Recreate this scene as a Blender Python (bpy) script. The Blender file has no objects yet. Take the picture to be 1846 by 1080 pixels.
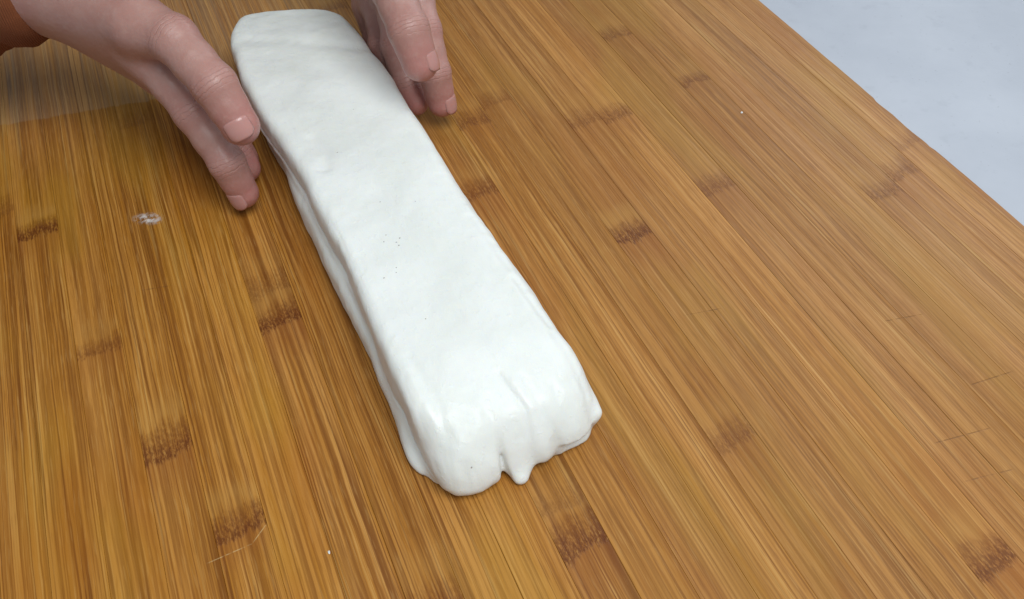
import bpy, math, random
import numpy as np

# ------------------------------------------------------------------ camera, light, exposure
sc = bpy.context.scene
col = sc.collection
PITCH, YAW = math.radians(48.78), math.radians(23.656)
cam_d = bpy.data.cameras.new('camera')
cam_d.sensor_width = 36.0
cam_d.lens = 1590.0 / 1846.0 * 36.0
cam_d.clip_start = 0.01
cam_d.clip_end = 50
cam = bpy.data.objects.new('camera', cam_d)
cam.location = (0, 0, 0.35)
cam.rotation_euler = (math.pi / 2 - PITCH, 0, -YAW)
col.objects.link(cam)
sc.camera = cam

world = bpy.data.worlds.new('World')
sc.world = world
world.use_nodes = True
bg = world.node_tree.nodes['Background']
bg.inputs['Color'].default_value = (0.88, 0.95, 1.0, 1)
bg.inputs['Strength'].default_value = 0.36

def area(name, loc, target, size, power, color):
    d = bpy.data.lights.new(name, 'AREA')
    d.shape = 'RECTANGLE'
    d.size, d.size_y = size
    d.energy = power
    d.color = color
    o = bpy.data.objects.new(name, d)
    o.location = loc
    v = np.array(target) - np.array(loc)
    from mathutils import Vector
    o.rotation_euler = Vector(v).to_track_quat('-Z', 'Y').to_euler()
    col.objects.link(o)
    return o

area('ceiling_lamp', (0.24, -0.30, 1.30), (0.12, 0.32, 0), (0.8, 0.8), 18, (0.94, 0.985, 1.0))
area('window_light', (1.35, 0.95, 0.95), (0.2, 0.3, 0), (0.9, 0.9), 5.5, (0.86, 0.93, 1.0))

sc.view_settings.view_transform = 'Standard'
sc.view_settings.look = 'None'
sc.view_settings.exposure = 0.12
sc.view_settings.gamma = 1.0
sc.view_settings.use_curve_mapping = False
sc.cycles.use_denoising = True
sc.cycles.max_bounces = 8

rng = np.random.RandomState(7)
random.seed(7)

# ------------------------------------------------------------------ helpers
def tag(o, label=None, cat=None, group=None, kind=None):
    for k, v in (('label', label), ('category', cat), ('group', group), ('kind', kind)):
        if v:
            o[k] = v
    return o

def link(name, me, mat=None, parent=None, smooth=False):
    o = bpy.data.objects.new(name, me)
    col.objects.link(o)
    if mat and not me.materials:
        me.materials.append(mat)
    if parent:
        o.parent = parent
    if smooth:
        me.polygons.foreach_set('use_smooth', [True] * len(me.polygons))
    return o

def mesh(name, v, f):
    me = bpy.data.meshes.new(name)
    me.from_pydata([tuple(map(float, p)) for p in v], [], [tuple(map(int, q)) for q in f])
    me.update()
    return me

def empty(name, loc=(0, 0, 0)):
    o = bpy.data.objects.new(name, None)
    o.empty_display_size = 0.02
    o.location = loc
    col.objects.link(o)
    return o

class N:
    """small node-tree writer"""
    def __init__(s, name):
        s.m = bpy.data.materials.new(name)
        s.m.use_nodes = True
        s.t = s.m.node_tree
        s.p = s.t.nodes['Principled BSDF']
    def n(s, typ, **kw):
        nd = s.t.nodes.new(typ)
        for k, v in kw.items():
            setattr(nd, k, v)
        return nd
    def put(s, sock, v):
        if isinstance(v, bpy.types.NodeSocket):
            s.t.links.new(v, sock)
        elif v is not None:
            sock.default_value = v
    def M(s, op, a, b=None, c=None, clamp=False):
        nd = s.n('ShaderNodeMath', operation=op, use_clamp=clamp)
        s.put(nd.inputs[0], a); s.put(nd.inputs[1], b); s.put(nd.inputs[2], c)
        return nd.outputs[0]
    def vec(s, x, y, z):
        nd = s.n('ShaderNodeCombineXYZ')
        s.put(nd.inputs[0], x); s.put(nd.inputs[1], y); s.put(nd.inputs[2], z)
        return nd.outputs[0]
    def noise(s, vec, scale=1.0, detail=2.0, rough=0.5, dist=0.0):
        nd = s.n('ShaderNodeTexNoise')
        s.put(nd.inputs['Vector'], vec)
        nd.inputs['Scale'].default_value = scale
        nd.inputs['Detail'].default_value = detail
        nd.inputs['Roughness'].default_value = rough
        nd.inputs['Distortion'].default_value = dist
        return nd.outputs[0]
    def map(s, v, a, b, c=0.0, d=1.0, smooth=True):
        nd = s.n('ShaderNodeMapRange', interpolation_type='SMOOTHSTEP' if smooth else 'LINEAR')
        s.put(nd.inputs[0], v)
        for i, q in enumerate((a, b, c, d)):
            s.put(nd.inputs[i + 1], q)
        return nd.outputs[0]
    def mix(s, f, a, b, blend='MIX'):
        nd = s.n('ShaderNodeMix', data_type='RGBA', blend_type=blend)
        s.put(nd.inputs[0], f)
        s.put(nd.inputs[6], a if not isinstance(a, tuple) else (*a, 1)[:4])
        s.put(nd.inputs[7], b if not isinstance(b, tuple) else (*b, 1)[:4])
        return nd.outputs[2]
    def bump(s, h, strength, dist, normal=None):
        nd = s.n('ShaderNodeBump')
        s.put(nd.inputs['Height'], h)
        nd.inputs['Strength'].default_value = strength
        nd.inputs['Distance'].default_value = dist
        if normal is not None:
            s.put(nd.inputs['Normal'], normal)
        return nd.outputs[0]
    def attr(s, name, typ='OBJECT'):
        nd = s.n('ShaderNodeAttribute', attribute_type=typ, attribute_name=name)
        return nd

# ---- surface extraction from a sampled signed distance field (surface nets)
def surface_nets(f, org, h):
    nx, ny, nz = f.shape
    s = f < 0
    cs = (nx - 1, ny - 1, nz - 1)
    acc = np.zeros(cs + (3,), np.float32)
    cnt = np.zeros(cs, np.int32)
    def sl(o):
        return tuple(slice(o[i], o[i] + cs[i]) for i in range(3))
    corners = [(i, j, k) for i in (0, 1) for j in (0, 1) for k in (0, 1)]
    for a in corners:
        for ax in range(3):
            if a[ax]:
                continue
            b = list(a); b[ax] = 1; b = tuple(b)
            fa, fb = f[sl(a)], f[sl(b)]
            m = s[sl(a)] != s[sl(b)]
            t = np.where(m, fa / np.where(m, fa - fb, 1), 0)
            for q in range(3):
                acc[..., q] += np.where(m, a[q] + (t if q == ax else 0), 0)
            cnt += m
    act = cnt > 0
    idx = -np.ones(cs, np.int64)
    ii = np.argwhere(act)
    idx[act] = np.arange(len(ii))
    v = (ii + acc[act] / cnt[act][:, None]) * h + np.array(org)
    faces = []
    for ax in range(3):
        u, w = (ax + 1) % 3, (ax + 2) % 3
        a = [slice(None)] * 3; a[ax] = slice(0, -1)
        b = [slice(None)] * 3; b[ax] = slice(1, None)
        d = (s[tuple(a)] != s[tuple(b)])
        e = np.argwhere(d)
        e = e[(e[:, u] > 0) & (e[:, w] > 0) & (e[:, u] < cs[u]) & (e[:, w] < cs[w])]
        def g(du, dw):
            q = e.copy(); q[:, u] -= du; q[:, w] -= dw
            return idx[q[:, 0], q[:, 1], q[:, 2]]
        q = np.stack([g(1, 1), g(0, 1), g(0, 0), g(1, 0)], 1)
        inside = s[e[:, 0], e[:, 1], e[:, 2]]
        q[~inside] = q[~inside][:, ::-1]
        faces.append(q)
    return v, np.concatenate(faces)

def vnoise(p, seed):
    """smooth 3D value noise, p (...,3) -> about -1..1"""
    r = np.random.RandomState(seed).rand(32, 32, 32).astype(np.float32) * 2 - 1
    i = np.floor(p).astype(int); t = p - i; t = t * t * (3 - 2 * t)
    o = 0
    for a in (0, 1):
        for b in (0, 1):
            for c in (0, 1):
                w = (t[..., 0] if a else 1 - t[..., 0]) * (t[..., 1] if b else 1 - t[..., 1]) * (t[..., 2] if c else 1 - t[..., 2])
                o = o + w * r[(i[..., 0] + a) % 32, (i[..., 1] + b) % 32, (i[..., 2] + c) % 32]
    return o

def smin(a, b, k):
    h = np.maximum(k - np.abs(a - b), 0) / k
    return np.minimum(a, b) - h * h * k * 0.25

def smax(a, b, k):
    return -smin(-a, -b, k)

def sstep(x, a, b):
    t = np.clip((x - a) / (b - a), 0, 1)
    return t * t * (3 - 2 * t)

def poly_sd(px, py, poly):
    poly = np.array(poly, float)
    d = np.full(px.shape, 1e9); inside = np.zeros(px.shape, bool)
    n = len(poly)
    for i in range(n):
        ax, ay = poly[i]; bx, by = poly[(i + 1) % n]
        ex, ey = bx - ax, by - ay
        t = np.clip(((px - ax) * ex + (py - ay) * ey) / (ex * ex + ey * ey + 1e-9), 0, 1)
        d = np.minimum(d, (px - ax - t * ex) ** 2 + (py - ay - t * ey) ** 2)
        c = ((ay > py) != (by > py)) & (px < ex * (py - ay) / (ey if abs(ey) > 1e-9 else 1e-9) + ax)
        inside ^= c
    d = np.sqrt(d)
    return np.where(inside, -d, d)

def smooth_poly(pts, n=3):
    p = np.array(pts, float)
    for _ in range(n):
        q = np.roll(p, -1, 0)
        p = np.stack([p * .75 + q * .25, p * .25 + q * .75], 1).reshape(-1, 2)
    return p

# ------------------------------------------------------------------ countertop
PITCH_X = 0.0345 * 0.35 / 0.55            # width of one bamboo strip
X0 = -0.0055 * 0.35 / 0.55
FIRST, LAST = -9, 18
Y_NEAR, Y_FAR = -0.10, 0.76
THICK = 0.018

m = N('painted_counter')
tc = m.n('ShaderNodeTexCoord').outputs['Object']
n1 = m.noise(tc, 9, 4, .6)
n2 = m.noise(tc, 60, 3, .6)
n3 = m.noise(tc, 420, 2, .5)
c = m.mix(m.map(n1, .35, .7), (.36, .385, .44), (.405, .43, .485))
c = m.mix(m.M('MULTIPLY', m.map(n2, .58, .72), .28), c, (.29, .31, .36))
c = m.mix(m.M('MULTIPLY', m.map(n3, .70, .76), .5), c, (.22, .22, .25))
m.put(m.p.inputs['Base Color'], c)
m.p.inputs['Roughness'].default_value = .42
m.put(m.p.inputs['Normal'], m.bump(n2, .15, .002))
zt = -THICK - 0.0005
v = [(-1.2, -.9, zt), (1.6, -.9, zt), (1.6, .80, zt), (-1.2, .80, zt)]
v += [(x, y, zt - .03) for x, y, _ in v]
me = mesh('countertop', v, [(0, 1, 2, 3), (7, 6, 5, 4), (0, 4, 5, 1), (1, 5, 6, 2), (2, 6, 7, 3), (3, 7, 4, 0)])
tag(link('countertop', me, m.m), 'pale blue-grey painted countertop under the cutting board', 'countertop', kind='structure')

# ------------------------------------------------------------------ bamboo material
m = N('oiled_bamboo')
tco = m.n('ShaderNodeTexCoord').outputs['Object']
sep = m.n('ShaderNodeSeparateXYZ'); m.put(sep.inputs[0], tco)
x, y = sep.outputs[0], sep.outputs[1]
pos = m.n('ShaderNodeNewGeometry').outputs['Position']
psep = m.n('ShaderNodeSeparateXYZ'); m.put(psep.inputs[0], pos)
wx, wy = psep.outputs[0], psep.outputs[1]
seed = m.attr('seed').outputs['Fac']
grain = m.attr('grain').outputs['Fac']
tone = m.attr('tone').outputs['Fac']
warm = m.attr('warm').outputs['Fac']
sd = m.M('MULTIPLY', seed, 37.0)
# knots warp the fibres a little; collect all knots
kmask, ktail, kpale = 0.0, 0.0, 0.0
jag = m.noise(m.vec(m.M('MULTIPLY', x, 900), m.M('MULTIPLY', y, 60), sd), 1, 2, .6)
jag2 = m.noise(m.vec(m.M('MULTIPLY', x, 80), m.M('MULTIPLY', y, 60), sd), 1, 2, .5)
for k in range(4):
    ky = m.attr('knot_%d' % k).outputs['Fac']
    ks = m.attr('knot_strength_%d' % k).outputs['Fac']
    d = m.M('SUBTRACT', y, ky)
    kz = m.attr('knot_size_%d' % k).outputs['Fac']
    d = m.M('ADD', d, m.M('MULTIPLY', m.M('SUBTRACT', jag, .5), .010))
    d = m.M('ADD', d, m.M('MULTIPLY', m.M('SUBTRACT', jag2, .5), .014))
    d = m.M('ADD', d, m.M('MULTIPLY', x, -.10))
    d = m.M('DIVIDE', d, kz)
    a = m.M('MULTIPLY', m.M('MULTIPLY', m.map(m.M('ABSOLUTE', d), .0040, .0062, 1, 0), m.map(d, -.004, .005, 1, .38)), ks)
    b = m.M('MULTIPLY', m.M('MULTIPLY', m.map(d, -.026, -.002), m.map(d, -.002, .004, 1, 0)), ks)
    p = m.M('MULTIPLY', m.M('MULTIPLY', m.map(d, .003, .009), m.map(d, .008, .020, 1, 0)), ks)
    kmask = m.M('ADD', kmask, a); ktail = m.M('ADD', ktail, b); kpale = m.M('ADD', kpale, p)
wob = m.noise(m.vec(0.0, m.M('MULTIPLY', y, 14), sd), 1, 2, .5)
xw = m.M('ADD', x, m.M('MULTIPLY', m.M('SUBTRACT', wob, .5), .0016))
wob2 = m.noise(m.vec(m.M('MULTIPLY', x, 60), m.M('MULTIPLY', y, 45), sd), 1, 2, .5)
xw = m.M('ADD', xw, m.M('MULTIPLY', m.M('SUBTRACT', wob2, .5), .00035))
def streak(fx, fy, det, off):
    return m.noise(m.vec(m.M('MULTIPLY', xw, fx), m.M('MULTIPLY', y, fy), m.M('ADD', sd, off)), 1, det, .55)
s2 = streak(560, 3.5, 2.0, 5.3)
s3 = streak(190, 3.2, 2.0, 9.1)
s4 = streak(70, 6, 2.0, 13.7)
s5 = streak(300, 2.4, 1.0, 21.3)
s6 = streak(480, 3.0, 1.0, 27.9)
s7 = streak(240, 9, 1.0, 33.1)
s8 = streak(900, 4.0, 1.0, 41.7)
lineA = m.M('MULTIPLY', m.map(m.M('ABSOLUTE', m.M('SUBTRACT', s5, .5)), .012, .058, 1, 0), m.map(s7, .38, .60, .25, 1))
lineB = m.M('MULTIPLY', m.map(m.M('ABSOLUTE', m.M('SUBTRACT', s6, .5)), .02, .10, 1, 0), m.map(s7, .40, .62, 1, .15))
lineC = m.map(s8, .40, .52, 1, 0)
fleck = m.noise(m.vec(m.M('MULTIPLY', xw, 1500), m.M('MULTIPLY', y, 70), sd), 1, 1, .5)
lineL = m.M('MULTIPLY', m.map(m.M('ABSOLUTE', m.M('SUBTRACT', s6, .62)), .01, .06, 1, 0), m.map(s7, .45, .6, 0, 1))
broad = m.map(s3, .30, .70)
patch = m.map(s4, .30, .70)
# fibre colour
LIGHT, MIDC, DARK = (.44, .200, .042), (.335, .135, .018), (.130, .037, .002)
c = m.mix(broad, MIDC, LIGHT)
c = m.mix(m.M('MULTIPLY', patch, .20), c, (.33, .132, .010))
c = m.mix(m.M('MULTIPLY', m.M('MULTIPLY', lineC, grain), .44), c, DARK)
c = m.mix(m.M('MULTIPLY', m.M('MULTIPLY', lineB, grain), .55), c, DARK)
c = m.mix(m.M('MULTIPLY', m.M('MULTIPLY', lineA, grain), .85), c, DARK)
c = m.mix(m.M('MULTIPLY', lineL, .30), c, (.56, .33, .10))
c = m.mix(m.M('MULTIPLY', m.map(fleck, .58, .72), .30), c, DARK)
c = m.mix(m.M('MULTIPLY', m.map(fleck, .42, .30), .18), c, (.56, .33, .11))
# old oil stains: deeper orange patches drawn out along the grain
ost = m.noise(m.vec(m.M('MULTIPLY', wx, 26), m.M('MULTIPLY', wy, 7), 3.0), 1, 3, .55)
c = m.mix(m.M('MULTIPLY', m.map(ost, .50, .68), .30), c, (.27, .082, .004))
ost2 = m.noise(m.vec(m.M('MULTIPLY', wx, 16), m.M('MULTIPLY', wy, 5), 11.0), 1, 3, .55)
c = m.mix(m.M('MULTIPLY', m.map(ost2, .48, .66), .35), c, (.36, .185, .018))
# strip tone and warmth
hsv = m.n('ShaderNodeHueSaturation')
m.put(hsv.inputs['Color'], c); m.put(hsv.inputs['Value'], tone); m.put(hsv.inputs['Saturation'], warm)
c = hsv.outputs[0]
# knots
mott = m.noise(m.vec(m.M('MULTIPLY', x, 1100), m.M('MULTIPLY', y, 380), sd), 1, 3, .65)
kd = m.M('MULTIPLY', kmask, m.map(mott, .42, .60, 1.0, .30), clamp=True)
c = m.mix(m.M('MULTIPLY', kpale, .35, clamp=True), c, (.40, .21, .05))
c = m.mix(m.M('MULTIPLY', ktail, .42, clamp=True), c, (.20, .055, .009))
c = m.mix(m.M('MULTIPLY', kd, .92, clamp=True), c, (.085, .019, .0015))
c = m.mix(m.M('MULTIPLY', m.M('MULTIPLY', kmask, m.map(mott, .58, .70)), .45, clamp=True), c, (.46, .25, .06))
# knife cuts across the board
cuts = [((.265, .1221), (.2974, .1177)), ((.2625, .1012), (.2904, .0966)), ((.2919, .1903), (.3167, .1855)),
        ((.3037, .141), (.3315, .1388)), ((-.056, .3663), (-.0386, .363)), ((.20, .235), (.222, .231))]
cutm = 0.0
for (ax, ay), (bx, by) in cuts:
    L = math.hypot(bx - ax, by - ay); ux, uy = (bx - ax) / L, (by - ay) / L
    al = m.M('ADD', m.M('MULTIPLY', m.M('SUBTRACT', wx, ax), ux), m.M('MULTIPLY', m.M('SUBTRACT', wy, ay), uy))
    ac = m.M('ADD', m.M('MULTIPLY', m.M('SUBTRACT', wx, ax), -uy), m.M('MULTIPLY', m.M('SUBTRACT', wy, ay), ux))
    q = m.map(m.M('ABSOLUTE', ac), .0001, .00042, 1, 0)
    q = m.M('MULTIPLY', q, m.M('MULTIPLY', m.map(al, 0, .004), m.map(al, L - .004, L, 1, 0)))
    cutm = m.M('ADD', cutm, q)
cutm = m.M('MULTIPLY', cutm, m.map(m.noise(pos, 260, 2, .6), .30, .60), clamp=True)
c = m.mix(m.M('MULTIPLY', cutm, .55), c, (.10, .035, .006))
pale = [((-.0533, .1977), (-.0332, .1989)), ((-.0335, .1988), (-.0257, .2054))]
pm = 0.0
for (ax, ay), (bx, by) in pale:
    L = math.hypot(bx - ax, by - ay); ux, uy = (bx - ax) / L, (by - ay) / L
    al = m.M('ADD', m.M('MULTIPLY', m.M('SUBTRACT', wx, ax), ux), m.M('MULTIPLY', m.M('SUBTRACT', wy, ay), uy))
    ac = m.M('ADD', m.M('MULTIPLY', m.M('SUBTRACT', wx, ax), -uy), m.M('MULTIPLY', m.M('SUBTRACT', wy, ay), ux))
    q = m.map(m.M('ABSOLUTE', ac), .00008, .00035, 1, 0)
    q = m.M('MULTIPLY', q, m.M('MULTIPLY', m.map(al, 0, .003), m.map(al, L - .001, L, 1, 0)))
    pm = m.M('ADD', pm, q)
pm = m.M('MULTIPLY', pm, m.map(m.noise(pos, 420, 2, .6), .30, .62), clamp=True)
c = m.mix(m.M('MULTIPLY', pm, .45), c, (.60, .45, .22))
# grey reflection painted into the colour at the far left corner, with its edge
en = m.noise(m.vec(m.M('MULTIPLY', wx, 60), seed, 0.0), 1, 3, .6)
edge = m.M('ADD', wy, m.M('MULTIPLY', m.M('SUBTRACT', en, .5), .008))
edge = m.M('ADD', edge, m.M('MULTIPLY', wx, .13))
painted_sheen = m.map(edge, .5315, .5335)
painted_sheen = m.M('MULTIPLY', painted_sheen, m.map(wx, .10, .16, 1, 0))
c = m.mix(m.M('MULTIPLY', painted_sheen, m.map(s2, .3, .7, .12, .26)), c, (.40, .33, .23))
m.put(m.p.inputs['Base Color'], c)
rgh = m.M('ADD', m.map(s2, .3, .7, .42, .30), m.M('MULTIPLY', painted_sheen, .12))
rgh = m.M('ADD', rgh, m.M('MULTIPLY', m.noise(pos, 22, 3, .6), .14))
m.put(m.p.inputs['Roughness'], rgh)
m.p.inputs['IOR'].default_value = 1.45
m.p.inputs['Specular IOR Level'].default_value = .34
hgt = m.M('SUBTRACT', m.M('MULTIPLY', s2, .6), m.M('ADD', m.M('MULTIPLY', lineA, .3), m.M('MULTIPLY', lineC, .12)))
hgt = m.M('ADD', hgt, m.M('MULTIPLY', m.M('MULTIPLY', mott, kmask), 1.6))
hgt = m.M('SUBTRACT', hgt, m.M('MULTIPLY', cutm, 1.0))
m.put(m.p.inputs['Normal'], m.bump(hgt, .35, .0006))
BAMBOO = m.m

# ------------------------------------------------------------------ cutting board of glued strips
KN = {-5: [(.4656, .45)], -4: [], -3: [], -2: [], -1: []}
KN = {}
def knot(i, yy, s):
    KN.setdefault(i, []).append((yy, s))
knot(-5, .4383, .95); knot(-4, .3364, .55); knot(-3, .2653, .85); knot(-2, .2126, .85); knot(-6, .4656, .4)
knot(0, .3195, .95); knot(0, .3445, .40); knot(4, .1465, .85); knot(4, .1655, .35); knot(13, .4848, .55)
knot(14, .4137, .55); knot(11, .4025, .60); knot(10, .4055, .45); knot(8, .4472, .40); knot(7, .4336, .60)
knot(6, .3693, .60); knot(9, .3013, .95); knot(12, .3189, .50); knot(17, .2837, .50); knot(16, .2724, .50)
knot(18, .305, .35); knot(8, .1641, .50); knot(11, .0698, .80); knot(-2, .521, .30); knot(1, .1440, .5)
knot(-7, .30, .7); knot(-8, .40, .6); knot(15, .58, .5); knot(5, .60, .6); knot(16, .02, .6); knot(2, .02, .7)

def strip_mesh(w, worn=False):
    ny = 220 if worn else 2
    ys = np.linspace(Y_NEAR, Y_FAR, ny)
    b = .00016
    hw = w / 2 - .00002
    prof = [(-hw, -THICK), (-hw, -b * 1.4), (-hw + b, 0), (hw - b, 0), (hw, -b * 1.4), (hw, -THICK)]
    if worn:
        prof = [(-hw, -THICK), (-hw, -b * 1.4), (-hw + b, 0), (hw - .0012, 0), (hw - .0003, -.0006), (hw, -.0022), (hw, -THICK)]
    V, Fc = [], []
    k = len(prof)
    r = np.random.RandomState(3)
    nz = np.convolve(r.randn(ny + 20), np.ones(9) / 9, 'same')[10:-10] if worn else None
    for j, yy in enumerate(ys):
        for q, (px, pz) in enumerate(prof):
            dx = 0
            if worn and q >= 3:
                dx = nz[j] * .00042
                if .29 < yy < .345:
                    dx -= .0008 * abs(math.sin(yy * 900)) + .0003
            V.append((px + dx, yy, pz))
    for j in range(ny - 1):
        for q in range(k):
            a, bq = j * k + q, j * k + (q + 1) % k
            Fc.append((a, a + k, bq + k, bq)[::-1])
    Fc.append(tuple(range(k))); Fc.append(tuple(range((ny - 1) * k, ny * k))[::-1])
    me = mesh('strip', V, Fc)
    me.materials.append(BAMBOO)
    return me

board = tag(empty('cutting_board'), 'oiled bamboo cutting board of glued lengthwise strips under the dough', 'cutting board')
sm, sw = strip_mesh(PITCH_X), strip_mesh(PITCH_X, True)
for i in range(FIRST, LAST + 1):
    o = link('strip', sw if i == LAST else sm, None, board)
    o.location = (X0 + PITCH_X * (i + .5), 0, -rng.rand() * .00012)
    o.rotation_euler = (0, math.radians(rng.uniform(-.12, .12)), 0)
    o['seed'] = float(rng.rand() * 10)
    f = (i - FIRST) / (LAST - FIRST)
    o['tone'] = float(rng.uniform(.89, 1.06) + .11 * (.5 - f))
    o['warm'] = float(rng.uniform(.985, 1.005) + .08 * (.5 - f) - .008)
    o['grain'] = float(np.interp(f, [0, .45, .65, 1], [1.0, .95, .56, .46]) * rng.uniform(.85, 1.1))
    ks = KN.get(i, []) + [(-9.0, 0.0)] * 4
    for k in range(4):
        o['knot_%d' % k] = float(ks[k][0]); o['knot_strength_%d' % k] = float(ks[k][1])
        o['knot_size_%d' % k] = float(rng.uniform(1.05, 1.75))

# ------------------------------------------------------------------ dough
m = N('wet_dough')
tc = m.n('ShaderNodeTexCoord').outputs['Object']
n1 = m.noise(tc, 28, 3, .55)
n2 = m.noise(tc, 170, 3, .6)
sp = m.n('ShaderNodeSeparateXYZ'); m.put(sp.inputs[0], tc)
st = m.noise(m.vec(m.M('MULTIPLY', sp.outputs[0], 260), m.M('MULTIPLY', sp.outputs[1], 70), m.M('MULTIPLY', sp.outputs[2], 120)), 1, 3, .6)
c = m.mix(m.map(n1, .3, .7), (.685, .700, .665), (.725, .738, .712))
m.put(m.p.inputs['Base Color'], c)
m.put(m.p.inputs['Roughness'], m.map(m.noise(tc, 55, 3, .6), .35, .65, .32, .54))
m.p.inputs['Specular IOR Level'].default_value = .42
m.p.inputs['IOR'].default_value = 1.42
m.p.inputs['Subsurface Weight'].default_value = .35
m.p.inputs['Subsurface Radius'].default_value = (1.0, .8, .55)
m.p.inputs['Subsurface Scale'].default_value = .004
h = m.M('ADD', m.M('MULTIPLY', st, .8), m.M('MULTIPLY', n2, .6))
h = m.M('ADD', h, m.M('MULTIPLY', m.map(m.noise(tc, 300, 1, .5), .635, .70), 1.6))
m.put(m.p.inputs['Normal'], m.bump(h, .14, .0020))
DOUGH = m.m

A = [(40, 433), (36.6, 404.7), (36.8, 381.6), (38.1, 356.9), (38.8, 327.3), (41.0, 296.5), (42.0, 261.9), (41.8, 230.8), (40.8, 221.4),
     (39.7, 207.6), (41.9, 201.1), (45.9, 197.8), (47.5, 193.5), (52, 192), (60, 191), (72, 192), (84, 192), (95, 189), (101.4, 186.0), (106, 184.8), (112.9, 185.0), (120.5, 185.8),
     (124.2, 191.0), (126.0, 202), (125, 216), (122, 234), (121.5, 255), (120.5, 276), (118.8, 300), (117, 326), (116, 354),
     (116, 385), (115.5, 417), (115.5, 447), (113, 467), (110, 503), (107, 530), (100, 540), (85, 548), (52, 558), (42, 550), (37, 534), (36.5, 495), (37, 458)]
B = [(33.4, 531), (31.1, 495), (31.4, 458), (33.7, 432), (37.3, 416), (39.3, 396), (41.6, 374), (41.8, 352), (43.0, 337), (44.8, 314),
     (44.8, 283), (45.0, 273), (44.0, 239), (45.0, 218), (46.0, 203), (47.6, 193), (49.0, 186.2), (54.0, 180.8), (63.5, 179.6), (70.4, 180.6), (77.0, 182.6),
     (82.0, 183.2), (87.6, 182.6), (93.7, 181.2), (101.4, 182.4), (107, 180.8), (113, 180.8), (121.3, 182.4),
     (126.0, 188.5), (129.4, 194.5), (128.9, 202.3), (127.8, 216.5), (125.0, 234.2), (124.3, 255.4), (123.1, 276.1), (121.3, 300.5), (119.5, 326.6), (118.6, 353.8),
     (118.8, 385.2), (118.0, 416.7), (117.9, 447.2), (115.5, 467.4), (112.4, 503.0), (109.0, 530), (101, 541.6), (85.3, 550.4), (50.7, 562), (42.4, 552)]
hs = 0.9
gx = np.arange(24, 138, hs); gy = np.arange(168, 574, hs); gz = np.arange(-3, 48, hs)
PX, PY = np.meshgrid(gx, gy, indexing='ij')
dA = poly_sd(PX, PY, smooth_poly(A, 2)); dB = poly_sd(PX, PY, smooth_poly(B, 2))
P3 = np.stack(np.broadcast_arrays(PX, PY, 0 * PX), -1)
top = 39.5 + 1.2 * vnoise(P3 / 46, 1) + .5 * vnoise(P3 / 18, 2) + .12 * vnoise(P3 / 7, 3)
top -= 15.0 * (1 - sstep(PY, 168, 234)) ** 1.3 + .10 * np.clip(PY - 505, 0, None)
top -= 2.2 * sstep(PX, 95, 130)
def groove(pts, depth, w, base=None):
    pts = np.array(pts, float); d = np.full(PX.shape, 1e9)
    for i in range(len(pts) - 1):
        a, b = pts[i], pts[i + 1]; e = b - a
        t = np.clip(((PX - a[0]) * e[0] + (PY - a[1]) * e[1]) / (e @ e), 0, 1)
        d = np.minimum(d, np.hypot(PX - a[0] - t * e[0], PY - a[1] - t * e[1]))
    return depth * np.exp(-(d / w) ** 2)
top -= groove([(56, 404), (58.0, 388), (55, 376)], 1.3, 4.5)
top -= groove([(87, 214), (89, 205), (92, 196), (91, 186)], .9, 1.5)
top -= groove([(96, 209), (98, 200), (100, 190)], .45, 1.8)
top += groove([(92.5, 208), (95, 196)], .5, 2.4)
top -= groove([(76.8, 199), (76.9, 192), (77, 184)], .6, 2.4)
top -= groove([(119, 226), (121.5, 210), (122.5, 198), (122, 188)], .7, 1.8)
top -= groove([(116, 262), (118, 244), (120, 230)], .8, 1.8)
top -= groove([(112, 310), (115, 290), (116, 270)], .7, 2.0)
wr = np.stack(np.broadcast_arrays(PX / 3.4 + .02 * PY, PY / 15, 0 * PX), -1)
wr2 = np.stack(np.broadcast_arrays(PX / 2.2 - .03 * PY, PY / 11, 0 * PX), -1)
ridg = 1 - np.abs(vnoise(wr, 31)) * 2
ridg2 = 1 - np.abs(vnoise(wr2, 32)) * 2
fw = (1 - sstep(PY, 190, 228))
top -= fw * (.22 * np.clip(ridg, 0, 1) ** 3 + .12 * np.clip(ridg2, 0, 1) ** 3)
edgew = np.exp(-((PX - 118) / 6) ** 2) + np.exp(-((PX - 49) / 5) ** 2)
wr3 = np.stack(np.broadcast_arrays(PX / 5, PY / 13, 0 * PX), -1)
top -= .28 * edgew * np.clip(1 - np.abs(vnoise(wr3, 33)) * 2, 0, 1) ** 2
top -= groove([(54, 236), (56, 222), (57, 208), (56, 196)], .5, 2.2)
top += groove([(51, 230), (52, 214), (53, 200)], .5, 2.2)
top -= groove([(108, 200), (107, 190), (106, 183)], .8, 2.2)
top -= groove([(70, 500), (90, 488), (108, 478)], .9, 5)
top -= groove([(44, 520), (60, 508), (70, 505)], .8, 5)
Z = gz[None, None, :]
x3 = PX[:, :, None]; y3 = PY[:, :, None]
P3 = np.stack(np.broadcast_arrays(x3, y3, Z), -1).astype(np.float32)
nl = vnoise(P3 / 15, 11); nm = vnoise(P3 / 5, 12)
front = 1 - sstep(y3, 186, 218)
side = .8 * nl + .22 * nm + front * .25 * np.clip(1 - np.abs(vnoise(P3 / np.array([3.6, 12, 14], np.float32), 34)) * 2, 0, 1) ** 2
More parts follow.
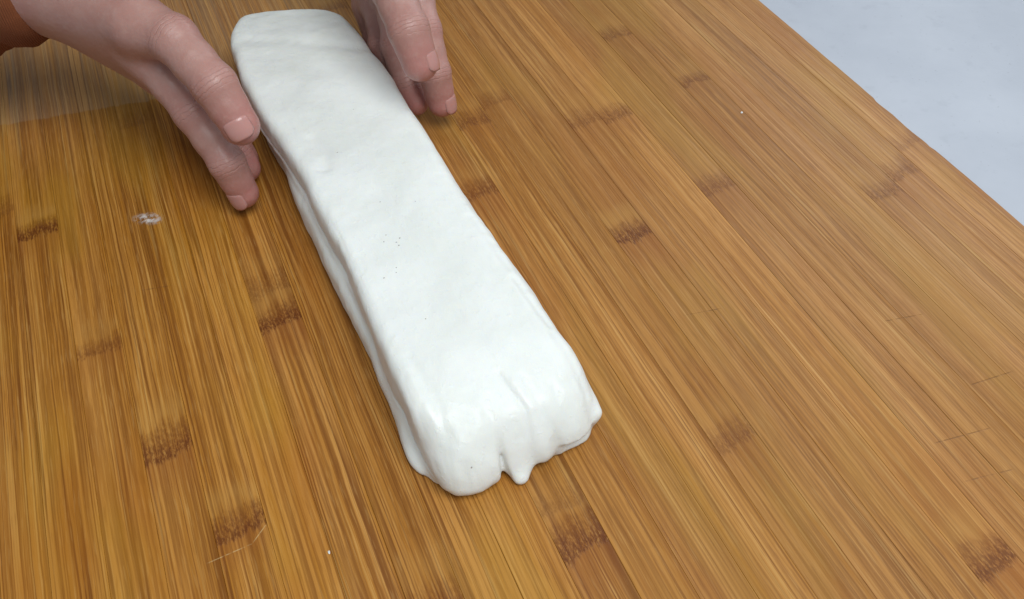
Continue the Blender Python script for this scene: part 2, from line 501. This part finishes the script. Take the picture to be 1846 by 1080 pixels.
# underside tucks in where the top overhangs the lower fold
b3 = dB[:, :, None] + side
under = sstep(y3, 225, 300)
tuck = 3.2 * under * (1 - sstep(Z, 12, 22)) * (1 - sstep(x3, 60, 80))
b3 = b3 + tuck
b3 = b3 + front * (3.6 * np.exp(-((x3 - 77) / 1.9) ** 2) * (1 - sstep(Z, 12, 30))
                   + 1.0 * np.exp(-((x3 - 89.5) / 2.0) ** 2) * (1 - sstep(Z, 14, 28))
                   + 6.0 * np.exp(-((x3 - 114) / 8.5) ** 4) * (1 - sstep(Z, 8, 11.5))
                   + 1.5 * np.exp(-((x3 - 103) / 2.2) ** 2) * (1 - sstep(Z, 12, 26))
                   - 1.3 * np.exp(-((x3 - 96.5) / 4) ** 2) * np.exp(-((Z - 12) / 9) ** 2)
                   - 1.0 * np.exp(-((x3 - 62) / 8) ** 2) * np.exp(-((Z - 10) / 9) ** 2)
                   + .8 * np.exp(-((x3 - 55 - .25 * Z) / 1.8) ** 2) * np.exp(-((Z - 14) / 9) ** 2)
                   - 1.2 * np.exp(-((x3 - 114) / 6) ** 2) * np.exp(-((Z - 17) / 7) ** 2))
kt = 7 + 16 * front + 6 * sstep(x3, 100, 125) - 1.5 * sstep(y3, 500, 540)
body = smax(b3, Z - top[:, :, None], kt)
body = smax(body, -Z, 4 + 6 * front)
sk = np.interp(gy, [190, 205, 225, 260, 300, 400, 460], [7, 8, 12, 16, 20, 22, 20])[None, :, None] + 1.2 * nl
skirt = smax(dA[:, :, None] + .5 * nl + .3 * nm, Z - sk, 9)
skirt = smax(skirt, -Z, 3)
sk_k = 2.6
f = smin(body, skirt, 2.6)
# fold line between the lower layer and the flap on the left
fl = np.interp(gy, [185, 200, 225, 260, 300, 400, 460], [9, 10, 14, 18, 22, 24, 22])[None, :, None]
f = f + 1.3 * np.exp(-((Z - fl - .8 * nl) / 1.1) ** 2) * (1 - sstep(x3, 52, 60)) * sstep(y3, 188, 200)
# ragged tongue in the middle of the front, thin lip along the front right edge
def cap(a, b, ra, rb):
    a = np.array(a, float); b = np.array(b, float); e = b - a
    t = np.clip(((x3 - a[0]) * e[0] + (y3 - a[1]) * e[1] + (Z - a[2]) * e[2]) / (e @ e), 0, 1)
    return np.sqrt((x3 - a[0] - t * e[0]) ** 2 + (y3 - a[1] - t * e[1]) ** 2 + (Z - a[2] - t * e[2]) ** 2) - (ra + (rb - ra) * t)
f = smin(f, cap((122.5, 218, 18), (126.4, 193.5, 11), 4.5, 3.0), 4)
f = smin(f, cap((86, 193, 11), (83.0, 180.6, 3.1), 6.5, 2.6), 6)
f = smin(f, cap((90, 190, 6), (84.2, 181.6, 3.1), 5.0, 2.6), 4)
f = smax(f, -cap((77.2, 178, -3), (76.8, 188, 15), 3.0, .6), 1.4)
f = smax(f, -cap((92, 176, -1), (93, 184, 3), 3.2, 1.5), 3)
f = smax(f, -(Z - .15), .8)
v, q = surface_nets(f.astype(np.float32), (gx[0], gy[0], gz[0]), hs)
nn = .07 * vnoise(v / 2.6, 21) + .10 * vnoise(v / 4.5, 22)
v = v + np.stack([.3 * nn, .3 * nn, nn], 1) * (v[:, 2:3] > 2)
v[:, 2] = np.maximum(v[:, 2], .12)
me = mesh('dough', v / 1000, q)
dough = empty('dough', (.080, .365, 0))
tag(dough, 'long folded slab of white wet dough lying on the bamboo board', 'dough')
o = link('dough_body', me, DOUGH, dough, True)
o.location = (-.080, -.365, 0)

# ------------------------------------------------------------------ hands
m = N('skin')
tc = m.n('ShaderNodeTexCoord').outputs['Object']
flush = m.attr('flush', 'GEOMETRY').outputs['Fac']
n1 = m.noise(tc, 60, 3, .6)
n2 = m.noise(tc, 500, 2, .6)
c = m.mix(flush, (.37, .205, .172), (.42, .155, .142))
c = m.mix(m.M('MULTIPLY', m.map(n1, .35, .7), .5), c, (.32, .145, .118))
c = m.mix(m.M('MULTIPLY', m.map(m.noise(tc, 300, 3, .7), .45, .75), .35), c, (.43, .26, .22))
m.put(m.p.inputs['Base Color'], c)
m.p.inputs['Roughness'].default_value = .42
m.p.inputs['Subsurface Weight'].default_value = .25
m.p.inputs['Subsurface Radius'].default_value = (1.0, .35, .2)
m.p.inputs['Subsurface Scale'].default_value = .004
vor = m.n('ShaderNodeTexVoronoi', feature='DISTANCE_TO_EDGE')
m.put(vor.inputs['Vector'], tc); vor.inputs['Scale'].default_value = 900
b1 = m.bump(m.map(vor.outputs[0], 0, .12), .10, .0004)
b2 = m.bump(m.noise(tc, 150, 4, .65), .26, .0018, b1)
jt = m.attr('joint_t', 'GEOMETRY').outputs['Fac']
jt = m.M('ADD', jt, m.M('MULTIPLY', m.M('SUBTRACT', m.noise(tc, 220, 2, .6), .5), 3.0))
cr = m.M('MULTIPLY', m.map(m.M('ABSOLUTE', m.M('SINE', m.M('MULTIPLY', jt, 1.25))), 0, .45), m.map(m.M('ABSOLUTE', jt), 2.5, 6.5, 1, 0))
cr = m.M('SUBTRACT', cr, m.map(m.M('ABSOLUTE', jt), 2.5, 6.5, 1, 0))
b3 = m.bump(cr, .45, .0006, b2)
m.put(m.p.inputs['Normal'], b3)
SKIN = m.m
m = N('fingernail')
m.p.inputs['Base Color'].default_value = (.43, .215, .19, 1)
m.p.inputs['Roughness'].default_value = .22
m.p.inputs['Subsurface Weight'].default_value = .15
m.p.inputs['Subsurface Scale'].default_value = .002
NAIL = m.m

def hand_mesh(spec, lo, hi, hs=1.5):
    g = [np.arange(lo[i], hi[i], hs, dtype=np.float32) for i in range(3)]
    X, Y, Zz = np.meshgrid(*g, indexing='ij')
    def cone(a, b, ra, rb):
        a = np.array(a, np.float32); b = np.array(b, np.float32); e = b - a
        t = np.clip(((X - a[0]) * e[0] + (Y - a[1]) * e[1] + (Zz - a[2]) * e[2]) / (e @ e), 0, 1)
        return np.sqrt((X - a[0] - t * e[0]) ** 2 + (Y - a[1] - t * e[1]) ** 2 + (Zz - a[2] - t * e[2]) ** 2) - (ra + (rb - ra) * t)
    def chain(pts, k):
        out = None
        for (a, ra), (b, rb) in zip(pts[:-1], pts[1:]):
            d = cone(a, b, ra, rb)
            out = d if out is None else smin(out, d, k)
        return out
    palm = None
    for pts in spec['palm']:
        d = chain(pts, 10)
        palm = d if palm is None else smin(palm, d, 14)
    res = palm
    for pts in spec['fingers']:
        full = []
        for i, (a, r) in enumerate(pts):
            full.append((a, r))
            if i < len(pts) - 1:       # slimmer between the joints
                b, rb = pts[i + 1]
                full.append((tuple((np.array(a) + np.array(b)) / 2), (r + rb) / 2 * .93))
        d = chain(full, 3.5)
        res = smin(res, smin(d, palm, 9), 1.2)
    v, q = surface_nets(res, (g[0][0], g[1][0], g[2][0]), hs)
    # relax once, then fine relief
    acc = np.zeros_like(v); cn = np.zeros(len(v))
    for i in range(4):
        for j in (1, 3):
            np.add.at(acc, q[:, i], v[q[:, (i + j) % 4]]); np.add.at(cn, q[:, i], 1)
    v = .5 * v + .5 * acc / cn[:, None]
    tips = [np.array(p[-1][0]) for p in spec['fingers']]
    kn = [np.array(a) for p in spec['fingers'] for a, r in p[:-1]]
    fl = np.zeros(len(v))
    for t in tips:
        fl = np.maximum(fl, np.exp(-(np.linalg.norm(v - t, axis=1) / 15) ** 2))
    for t in kn:
        fl = np.maximum(fl, .7 * np.exp(-(np.linalg.norm(v - t, axis=1) / 10) ** 2))
    jt = np.full(len(v), 50.0); best = np.full(len(v), 1e9)
    for p in spec['fingers']:
        for i in range(1, len(p) - 1):
            a, b, c3 = (np.array(p[j][0], float) for j in (i - 1, i, i + 1))
            u = (b - a) / np.linalg.norm(b - a) + (c3 - b) / np.linalg.norm(c3 - b); u /= np.linalg.norm(u)
            d = np.linalg.norm(v - b, axis=1)
            mk = (d < best) & (d < 17); best[mk] = d[mk]; jt[mk] = ((v - b) @ u)[mk]
    me = mesh('hand', v / 1000, q)
    at = me.attributes.new('joint_t', 'FLOAT', 'POINT')
    at.data.foreach_set('value', jt.astype(np.float32))
    at = me.attributes.new('flush', 'FLOAT', 'POINT')
    at.data.foreach_set('value', fl.astype(np.float32))
    return me

def nail(tip, prev, r, dorsal, parent, w=.80, length=11.5):
    tip = np.array(tip, float); ax = tip - np.array(prev, float); ax /= np.linalg.norm(ax)
    dz = np.array(dorsal, float); dz -= ax * (dz @ ax); dz /= np.linalg.norm(dz)
    sx = np.cross(ax, dz)
    V, Fc = [], []
    nu, nv = 13, 11
    for j in range(nv):
        t = j / (nv - 1); yy = (t - .45) * length
        wd = w * (1 - .45 * max(0, (t - .72) / .28) ** 2 - .30 * max(0, (.2 - t) / .2) ** 2)
        for i in range(nu):
            a = (i / (nu - 1) * 2 - 1) * wd
            edge = abs(i / (nu - 1) * 2 - 1)
            rr = r * (1.0 - .10 * max(0, t - .5) ** 2 * 4) + .42 - .55 * edge ** 6 - .5 * max(0, .12 - t) / .12
            p = tip + ax * yy + sx * math.sin(a) * rr + dz * math.cos(a) * rr
            V.append(p / 1000)
    for j in range(nv - 1):
        for i in range(nu - 1):
            a = j * nu + i
            Fc.append((a, a + 1, a + nu + 1, a + nu))
    me = mesh('nail', V, Fc)
    o = link('nail', me, NAIL, parent, True)
    md = o.modifiers.new('thick', 'SOLIDIFY'); md.thickness = .0005; md.offset = -1
    return o

person = empty('person', (.08, .75, 0))
tag(person, 'person with rust-brown sleeves holding both hands beside the dough', 'person')

A_index = [((-14, 461, 76), 12.0), ((-1, 429, 56), 10.8), ((7.5, 409, 33), 9.8), ((11.0, 405, 13.5), 8.8)]
A_thumb = [((-12, 456, 97), 14.5), ((1, 436, 97), 12.5), ((13.0, 407, 84), 11.4), ((19.0, 395, 65), 10.2)]
A_mid = [((-12, 474, 58), 11.0), ((8, 441, 36), 9.6), ((15, 434, 18), 8.6), ((18, 428, 11), 7.6)]
A_ring = [((-6, 486, 44), 10.5), ((10, 458, 24), 9.2), ((16, 446, 13), 8.4), ((19, 438, 10), 7.4)]
A_little = [((-4, 500, 34), 9.5), ((8, 478, 18), 8.2), ((13, 468, 11), 7.6), ((15, 460, 9), 6.8)]
A_wrist = (-50, 520, 100)
A_arm = (-250, 606, 78)
specA = dict(
    palm=[[(A_wrist, 22), ((-14, 461, 76), 12.5)], [(A_wrist, 22), ((-12, 474, 58), 12)], [(A_wrist, 21), ((-6, 486, 44), 11)],
          [((-48, 526, 84), 18), ((-4, 500, 34), 10)], [(A_wrist, 20), ((-14, 456, 97), 14)],
          [(A_wrist, 24), ((-130, 556, 90), 27), (A_arm, 35)]],
    fingers=[A_index, A_mid, A_ring, A_little, A_thumb])
B_thumb = [((119, 472, 100), 13.0), ((119.5, 441, 98), 12.0), ((119.5, 413, 86), 11.2), ((121.5, 404, 70), 10.2)]
B_index = [((147, 490, 76), 11.0), ((142, 455, 56), 9.8), ((140.5, 438, 37), 9.6), ((142, 433, 18), 8.8)]
B_mid = [((137, 504, 60), 11.0), ((127.5, 471, 40), 9.6), ((126.5, 454, 23), 8.6), ((129.5, 446, 12.5), 7.6)]
B_ring = [((131, 517, 46), 10.5), ((123.5, 489, 30), 9.2), ((124, 474, 16), 8.4), ((127, 466, 11), 7.4)]
B_little = [((128, 530, 36), 9.5), ((124, 509, 20), 8.2), ((125, 500, 12), 7.6), ((127, 492, 9), 6.8)]
B_wrist = (150, 560, 104)
B_arm = (185, 760, 132)
specB = dict(
    palm=[[(B_wrist, 22), ((147, 490, 76), 12)], [(B_wrist, 22), ((137, 504, 60), 12)], [(B_wrist, 21), ((131, 517, 46), 11)],
          [((146, 566, 90), 18), ((128, 530, 36), 10)], [(B_wrist, 20), ((119, 472, 100), 14)],
          [(B_wrist, 24), ((163, 640, 116), 28), (B_arm, 35)]],
    fingers=[B_index, B_mid, B_ring, B_little, B_thumb])
hA = link('hand', hand_mesh(specA, (-280, 380, -2), (46, 630, 155)), SKIN, person, True)
hA['label'] = 'hand on the left of the dough, forearm leaving the picture at the left'
hB = link('hand', hand_mesh(specB, (98, 390, -2), (230, 810, 175)), SKIN, person, True)
hB['label'] = 'hand on the right of the dough, thumb on top'
for h in (hA, hB):
    h.location = (-.08, -.75, 0)
nail(A_thumb[3][0], A_thumb[2][0], 10.2, (-.35, -.25, 1), hA)
nail(A_index[3][0], A_index[2][0], 8.8, (-.8, -.6, .3), hA)
nail(B_thumb[3][0], B_thumb[2][0], 10.2, (.75, -.2, .8), hB)
nail(B_index[3][0], B_index[2][0], 8.8, (.7, -.7, .3), hB)

# unseen torso and upper arms, added to shade the far end of the board
m = N('shade_shirt_cloth')
tc = m.n('ShaderNodeTexCoord').outputs['Object']
m.put(m.p.inputs['Base Color'], m.mix(m.noise(tc, 30, 3, .6), (.030, .027, .027), (.055, .050, .050)))
m.p.inputs['Roughness'].default_value = .9
g = [np.arange(a, b, 8, dtype=np.float32) for a, b in ((-330, 470), (560, 1080), (-60, 540))]
X, Y, Zz = np.meshgrid(*g, indexing='ij')
def cone(a, b, ra, rb):
    a = np.array(a, np.float32); b = np.array(b, np.float32); e = b - a
    t = np.clip(((X - a[0]) * e[0] + (Y - a[1]) * e[1] + (Zz - a[2]) * e[2]) / (e @ e), 0, 1)
    return np.sqrt((X - a[0] - t * e[0]) ** 2 + (Y - a[1] - t * e[1]) ** 2 + (Zz - a[2] - t * e[2]) ** 2) - (ra + (rb - ra) * t)
wd = 165 + .12 * Zz
f = (np.sqrt(((X - 70) / wd) ** 2 + ((Y - 945 + .10 * Zz) / 105) ** 2) - 1) * 105
f = smax(f, Zz - 480, 120)
f = smin(f, cone((-130, 900, 400), (-275, 690, 190), 62, 50), 50)
f = smin(f, cone((270, 900, 400), (225, 800, 190), 62, 50), 50)
f = smax(f, -Zz - 40, 10)
v, q = surface_nets(f, (g[0][0], g[1][0], g[2][0]), 8)
o = link('shade_shirt', mesh('shade_shirt', v / 1000, q), m.m, person, True)
o.location = (-.08, -.75, 0)

# ------------------------------------------------------------------ crumbs, smear and specks
m = N('flour_paste')
tc = m.n('ShaderNodeTexCoord').outputs['Object']
m.p.inputs['Base Color'].default_value = (.66, .60, .56, 1)
m.p.inputs['Roughness'].default_value = .35
sp = m.n('ShaderNodeSeparateXYZ'); m.put(sp.inputs[0], tc)
rad = m.M('SQRT', m.M('ADD', m.M('POWER', m.M('DIVIDE', sp.outputs[0], .0110), 2.0), m.M('POWER', m.M('DIVIDE', sp.outputs[1], .0062), 2.0)))
al = m.M('MULTIPLY', m.map(m.noise(tc, 260, 3, .6), .38, .66), m.map(rad, .25, 1.0, 1, 0))
m.put(m.p.inputs['Alpha'], m.M('MULTIPLY', al, .85))
def blob(rx, ry, hz, seed, n=26, wob=.3):
    r = np.random.RandomState(seed); ph = r.rand(6) * 6.28
    V = [(0, 0, hz)]; Fc = []
    for ring, (fr, z) in enumerate(((.55, hz * .85), (1.0, .00005))):
        for i in range(n):
            a = i / n * 2 * math.pi
            k = 1 + wob * sum(math.sin((j + 2) * a + ph[j]) / (j + 2) for j in range(6)) * fr
            V.append((math.cos(a) * rx * fr * k, math.sin(a) * ry * fr * k, z))
    for i in range(n):
        j = (i + 1) % n
        Fc.append((0, 1 + i, 1 + j)); Fc.append((1 + i, 1 + n + i, 1 + n + j, 1 + j))
    return mesh('blob', V, Fc)
o = link('dough_smear', blob(.0130, .0085, .0002, 5, wob=.1), m.m, None, True)
o.location = (-.0432, .4206, .0002); o.rotation_euler = (0, 0, -.5)
tag(o, 'thin whitish dough smear on the board below the left hand', 'smear')
o = link('dough_crumb', blob(.0011, .0006, .0006, 8, 14, .4), DOUGH, None, True)
o.location = (.3239, .3686, .00005); o.rotation_euler = (0, 0, .6)
tag(o, 'tiny white dough crumb alone on the right half of the board', 'crumb')
o = link('dough_crumb', blob(.0008, .0005, .0004, 9, 12, .4), DOUGH, None, True)
o.location = (-.0045, .182, .00005); o.rotation_euler = (0, 0, 1.2)
tag(o, 'tiny pale dough crumb on the board left of the dough, near the bottom edge', 'crumb')

m = N('dark_speck')  # tiny dark flat flecks set on the dough's upper surface
m.p.inputs['Base Color'].default_value = (.30, .27, .25, 1)
m.p.inputs['Roughness'].default_value = .7
from mathutils import Vector
from mathutils.bvhtree import BVHTree
bv = BVHTree.FromPolygons([Vector(p) for p in (np.array([x_.co for x_ in dough.children[0].data.vertices]))], [tuple(p_.vertices) for p_ in dough.children[0].data.polygons])
V, Fc = [], []
for (sx_, sy_), r_ in zip([(64.5, 386), (73.5, 338), (66, 309), (68.5, 313), (74, 308), (71.5, 306), (72, 303.5), (66, 290), (65, 287), (58.5, 286), (68, 254), (62, 184.5), (90, 330), (84, 420)],
                          [.30, .28, .30, .28, .36, .28, .34, .26, .24, .32, .26, .34, .22, .22]):
    hit = bv.ray_cast(Vector((sx_ / 1000, sy_ / 1000, .1)), Vector((0, 0, -1)))
    if hit[0] is None:
        continue
    c0 = hit[0] + hit[1] * .00003
    t1 = hit[1].orthogonal().normalized(); t2 = hit[1].cross(t1)
    n0 = len(V)
    V.append(c0 + hit[1] * .00010)
    for k in range(8):
        a = k / 8 * 2 * math.pi
        V.append(c0 + (t1 * math.cos(a) * 1.3 + t2 * math.sin(a)) * r_ / 1000)
    for k in range(8):
        Fc.append((n0, n0 + 1 + k, n0 + 1 + (k + 1) % 8))
o = link('dark_specks', mesh('dark_specks', V, Fc), m.m, dough)
o.location = (-.080, -.365, 0)
o['kind'] = 'stuff'

# sleeves over the forearms
m = N('rust_knit')
tc = m.n('ShaderNodeTexCoord').outputs['Object']
wv = m.n('ShaderNodeTexWave', wave_type='BANDS')
m.put(wv.inputs['Vector'], tc); wv.inputs['Scale'].default_value = 260; wv.inputs['Distortion'].default_value = 2
m.put(m.p.inputs['Base Color'], m.mix(m.noise(tc, 60, 3, .6), (.15, .040, .010), (.22, .064, .018)))
m.p.inputs['Roughness'].default_value = .9
m.put(m.p.inputs['Normal'], m.bump(m.M('ADD', wv.outputs['Fac'], m.M('MULTIPLY', m.noise(tc, 45, 3, .6), 3.0)), .5, .0015))
def sleeve(pts, cuff):
    V, Fc = [], []
    n = 40
    pts = [(np.array(p, float), r) for p, r in pts]
    P = []
    for (a, ra), (b, rb) in zip(pts[:-1], pts[1:]):
        for t in np.linspace(0, 1, 14, endpoint=False):
            P.append((a + (b - a) * t, ra + (rb - ra) * t))
    P.append(pts[-1])
    r = np.random.RandomState(4)
    rings = []
    for k, (p, rad) in enumerate(P):
        u = P[min(k + 1, len(P) - 1)][0] - P[max(k - 1, 0)][0]; u /= np.linalg.norm(u)
        sx = np.cross(u, (0, 0, 1.0)); sx /= np.linalg.norm(sx); sz = np.cross(sx, u)
        for i in range(n):
            a = i / n * 2 * math.pi
            rr = rad + 1.6 * math.sin(k * 1.1 + 1.5 * math.sin(a)) + .8 * math.sin(2.3 * k + 3 * a)
            if k < 1:
                rr -= 1.5
            V.append((p + sx * math.cos(a) * rr + sz * math.sin(a) * rr) / 1000)
    for k in range(len(P) - 1):
        for i in range(n):
            a, b = k * n + i, k * n + (i + 1) % n
            Fc.append((a, b, b + n, a + n))
    o = link('sleeve', mesh('sleeve', V, Fc), m.m, person, True)
    md = o.modifiers.new('thick', 'SOLIDIFY'); md.thickness = .0022; md.offset = -1
    o.location = (-.08, -.75, 0)
sleeve([((-57, 523.5, 98), 27.5), ((-130, 556, 84), 38), ((-250, 606, 78), 42), ((-262, 680, 180), 52)], 0)
sleeve([((156, 600, 110), 29), ((163, 640, 116), 32), ((185, 760, 132), 42), ((215, 800, 190), 52)], 0)
